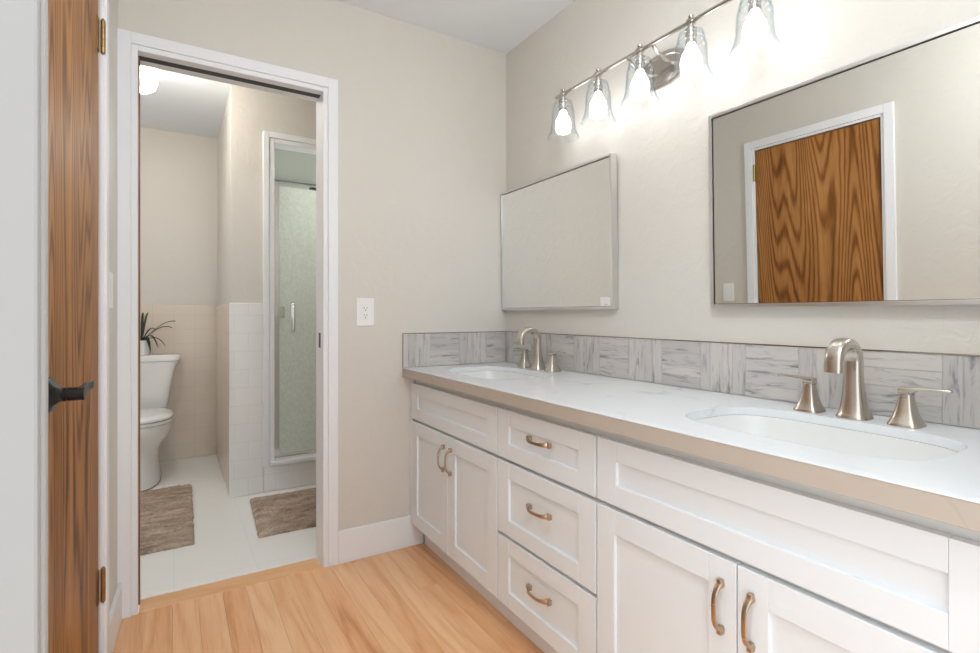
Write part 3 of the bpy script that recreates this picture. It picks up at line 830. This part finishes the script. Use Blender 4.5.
# ------------------------------------------------------------------ backsplash (basket-weave of streaked strips)
ZS0, ZS1 = ZK + .001, .995
def splash(name, axis, a0, a1, anchor, par, off, label):
    """strips run along axis; blocks alternate upright and level"""
    bm = bmesh.new(); P_ = .157
    n0 = math.floor((a0 - anchor) / P_); n1 = math.ceil((a1 - anchor) / P_)
    def strip(u0, u1, z0, z1, mi):
        u0, u1 = max(u0, a0), min(u1, a1)
        if u1 - u0 < .003: return
        g = .0005
        if axis == 'y': box(bm, off - .009, off - .0005, u0 + g, u1 - g, z0 + g, z1 - g, mi)
        else: box(bm, u0 + g, u1 - g, off - .009, off - .0005, z0 + g, z1 - g, mi)
    H_ = ZS1 - ZS0
    for k in range(n0, n1):
        s = anchor + k * P_
        if (k + par) % 2 == 0:
            cuts = [0, .24, .46, .74, 1]
            for c0, c1 in zip(cuts[:-1], cuts[1:]): strip(s, s + P_, ZS0 + H_ * c0, ZS0 + H_ * c1, 1)
        else:
            cuts = [0, .27, .5, .77, 1]
            for c0, c1 in zip(cuts[:-1], cuts[1:]): strip(s + P_ * c0, s + P_ * c1, ZS0, ZS1, 2)
    if axis == 'y': box(bm, off - .0075, off - .0003, a0, a1, ZS0, ZS1 - .0006, 0)
    else: box(bm, a0, a1, off - .0075, off - .0003, ZS0, ZS1 - .0006, 0)
    root = empty(name, ((off, (a0 + a1) / 2, ZS0) if axis == 'y' else ((a0 + a1) / 2, off, ZS0)), label, 'backsplash')
    obj('tile_strips', bm, [M['grout'], M['sh'], M['sv']], root, bevel=.0006, seg=1)
    return root
s1 = splash('backsplash', 'y', Y0C, YE - .0102, 1.0875, 0, XR, 'streaked grey tile backsplash under the mirrors on the vanity wall')
obj('edge_trim', B((XR - .011, XR - .0003, Y0C, YE - .0102, ZS1 + .0002, ZS1 + .003)), M['bar'], s1)
s2 = splash('backsplash', 'x', XC + .003, XR - .0105, 1.360, 0, YE, 'short streaked grey tile backsplash on the end wall, beside the electrical outlet')
obj('edge_trim', B((XC, XR - .0115, YE - .011, YE - .0003, ZS1 + .0002, ZS1 + .003), (XC, XC + .0026, YE - .011, YE - .0003, ZS0, ZS1 + .0001)), M['bar'], s2)

# ------------------------------------------------------------------ mirrors, hung leaning forward at the top
EPS = .0205
def mirror(y0, y1, label):
    zb, zt, dp = 1.107, 1.714, .030
    xb = XR - .0005
    r = empty('wall_mirror', (xb, (y0 + y1) / 2, zb), label, 'mirror', 'framed mirrors on the vanity wall')
    fw = .0110
    obj('frame', B((xb - dp, xb, y0, y0 + fw, zb, zt), (xb - dp, xb, y1 - fw, y1, zb, zt), (xb - dp, xb, y0 + fw, y1 - fw, zb, zb + fw), (xb - dp, xb, y0 + fw, y1 - fw, zt - fw, zt)), M['nickel_lt'], r, bevel=.0008, label='thin satin nickel frame')
    obj('mirror_glass', B((xb - dp + .004, xb - .006, y0 + fw + .0030, y1 - fw - .0030, zb + fw + .0012, zt - fw - .0030)), M['mirror'], r)
    obj('backing', B((xb - .0055, xb - .001, y0 + fw + .0001, y1 - fw - .0001, zb + fw + .0001, zt - fw - .0001)), M['slot'], r)
    r.rotation_euler = (0, -EPS, 0)
mirror(.222, 1.034, 'silver framed wall mirror above the near sink, reflecting a wooden door')
mirror(1.461, 2.260, 'silver framed wall mirror above the far corner sink, reflecting only plain wall')

# ------------------------------------------------------------------ five-light vanity bar
LX, LZ = 1.367, 1.993
vb = empty('vanity_light', (XR, 1.244, 1.95), 'five-light satin nickel bar with clear glass bell shades above the mirrors', 'light fixture')
bm = bmesh.new(); cyl(bm, (LX, .790, LZ), (LX, 1.70, LZ), .0068, n=20)
bar = obj('bar', bm, M['bar'], vb, smooth=True)
bm = bmesh.new()
rr_ = lambda x, a, b: [(x, 1.244 + a * math.cos(2 * math.pi * i / 48), 1.955 + b * math.sin(2 * math.pi * i / 48)) for i in range(48)]
loft(bm, [rr_(XR - .0004, .112, .062), rr_(XR - .010, .112, .062), rr_(XR - .016, .106, .056), rr_(XR - .018, .094, .044), rr_(XR - .015, .090, .041), rr_(XR - .017, .08, .032)])
obj('back_plate', bm, M['bar'], vb, smooth=True, label='oval satin nickel back plate')
for s in (-1, 1):
    bm = bmesh.new(); tube(bm, [(XR - .018, 1.244 + s * .055, 1.955), (XR - .06, 1.244 + s * .055, 1.957), (LX + .03, 1.244 + s * .055, 1.968), (LX + .008, 1.244 + s * .055, 1.982), (LX, 1.244 + s * .055, LZ - .002)], .0062)
    obj('support_arm', bm, M['bar'], vb, smooth=True)
prof_out = [(.0175, -.028), (.030, -.031), (.0365, -.035), (.0380, -.040), (.0345, -.045), (.0405, -.050), (.0415, -.055), (.0375, -.060), (.0430, -.065), (.0460, -.072), (.0470, -.085), (.0480, -.110), (.0495, -.130), (.0530, -.150), (.0590, -.166), (.0655, -.178), (.0665, -.181)]
for k in range(5):
    ly = 1.655 - .2055 * k
    bm = bmesh.new()
    cyl(bm, (LX, ly - .009, LZ), (LX, ly + .009, LZ), .0125, n=20)
    lathe(bm, (LX, ly, LZ), [(.0, .021), (.006, .021), (.009, .017), (.008, .012)], 16)
    lathe(bm, (LX, ly, LZ), [(.009, -.010), (.010, -.020), (.018, -.024), (.018, -.030), (.0155, -.032), (.0155, -.040), (.0175, -.042), (.0175, -.050), (.0155, -.052), (.0155, -.060), (.0172, -.062), (.0172, -.071), (.0140, -.073)], 24)
    sk = obj('socket', bm, M['bar'], vb, smooth=True)
    bm = bmesh.new(); th = .0022
    inner = [(r - th, z - (.0022 if i < 3 else 0)) for i, (r, z) in enumerate(prof_out)]
    lathe(bm, (LX, ly, LZ), prof_out + list(reversed(inner)), 40, close=True)
    obj('glass_shade', bm, M['glass'], vb, smooth=True, angle=70, label='clear glass bell shade')
    bm = bmesh.new(); lathe(bm, (LX, ly, LZ), [(.0130, -.0735), (.0160, -.084), (.0215, -.094), (.0275, -.104), (.0310, -.117), (.0320, -.130), (.0305, -.144), (.0245, -.156), (.014, -.163), (.0, -.165)], 28)
    obj('bulb', bm, M['bulb'], sk, smooth=True, label='glowing white bulb')

# ------------------------------------------------------------------ unseen globe added above the lens to brighten the vanity room
HXg, HYg = .42, .32
fl = empty('fill_pendant', (HXg, HYg, 2.07), 'unseen white globe pendant added as fill light for the vanity room', 'ceiling light')
bm = bmesh.new(); lathe(bm, (HXg, HYg, ZC), [(.0, -.0003), (.062, -.0003), (.064, -.012), (.050, -.022), (.010, -.024), (.008, -.100), (.030, -.102), (.034, -.112), (.0, -.112)], 32)
obj('stem', bm, M['bar'], fl, smooth=True)
bm = bmesh.new(); lathe(bm, (HXg, HYg, ZC - .245), [(.0, .1325)] + [(.135 * math.sin(math.pi * i / 20), .1325 * math.cos(math.pi * i / 20)) for i in range(1, 20)] + [(.0, -.1325)], 40)
obj('globe', bm, M['fill_globe'], fl, smooth=True)

# ------------------------------------------------------------------ outlet and light switch
def rrect(bm, x0, x1, z0, z1, y0, y1):
    box(bm, x0, x1, y0, y1, z0, z1)
ot = empty('electrical_outlet', (.730, YE, 1.033), 'white electrical outlet plate on the end wall right of the doorway', 'outlet')
obj('cover_plate', B((.690, .770, YE - .006, YE - .0002, 1.033, 1.158)), M['plastic'], ot, bevel=.003)
rc = obj('receptacle', B((.713, .747, YE - .0085, YE - .0062, 1.062, 1.129)), M['plastic'], ot, bevel=.0012)
bm = bmesh.new()
for zc_ in (1.112, 1.079):
    box(bm, .7225, .7245, YE - .0092, YE - .0086, zc_ - .001, zc_ + .007)
    box(bm, .7355, .7375, YE - .0092, YE - .0086, zc_ - .001, zc_ + .007)
    cyl(bm, (.730, YE - .0086, zc_ - .0075), (.730, YE - .0092, zc_ - .0075), .0026, n=10)
obj('slots', bm, M['slot'], rc)
SW = Vector(( -.1703 - .038 * (YE - 2.045), 2.045, 1.090))
sw = empty('light_switch', (SW.x, SW.y, 1.06), 'white rocker light switch plate seen in the near mirror, beside the wooden door', 'switch')
yy = 2.062 - YE
obj('cover_plate', B((.0002, .006, yy - .037, yy + .037, 1.105, 1.222)), M['plastic'], sw, bevel=.003, xf=LW)
rk = obj('rocker', B((.0062, .0085, yy - .0165, yy + .0165, 1.130, 1.197)), M['plastic'], sw, bevel=.001, xf=LW)
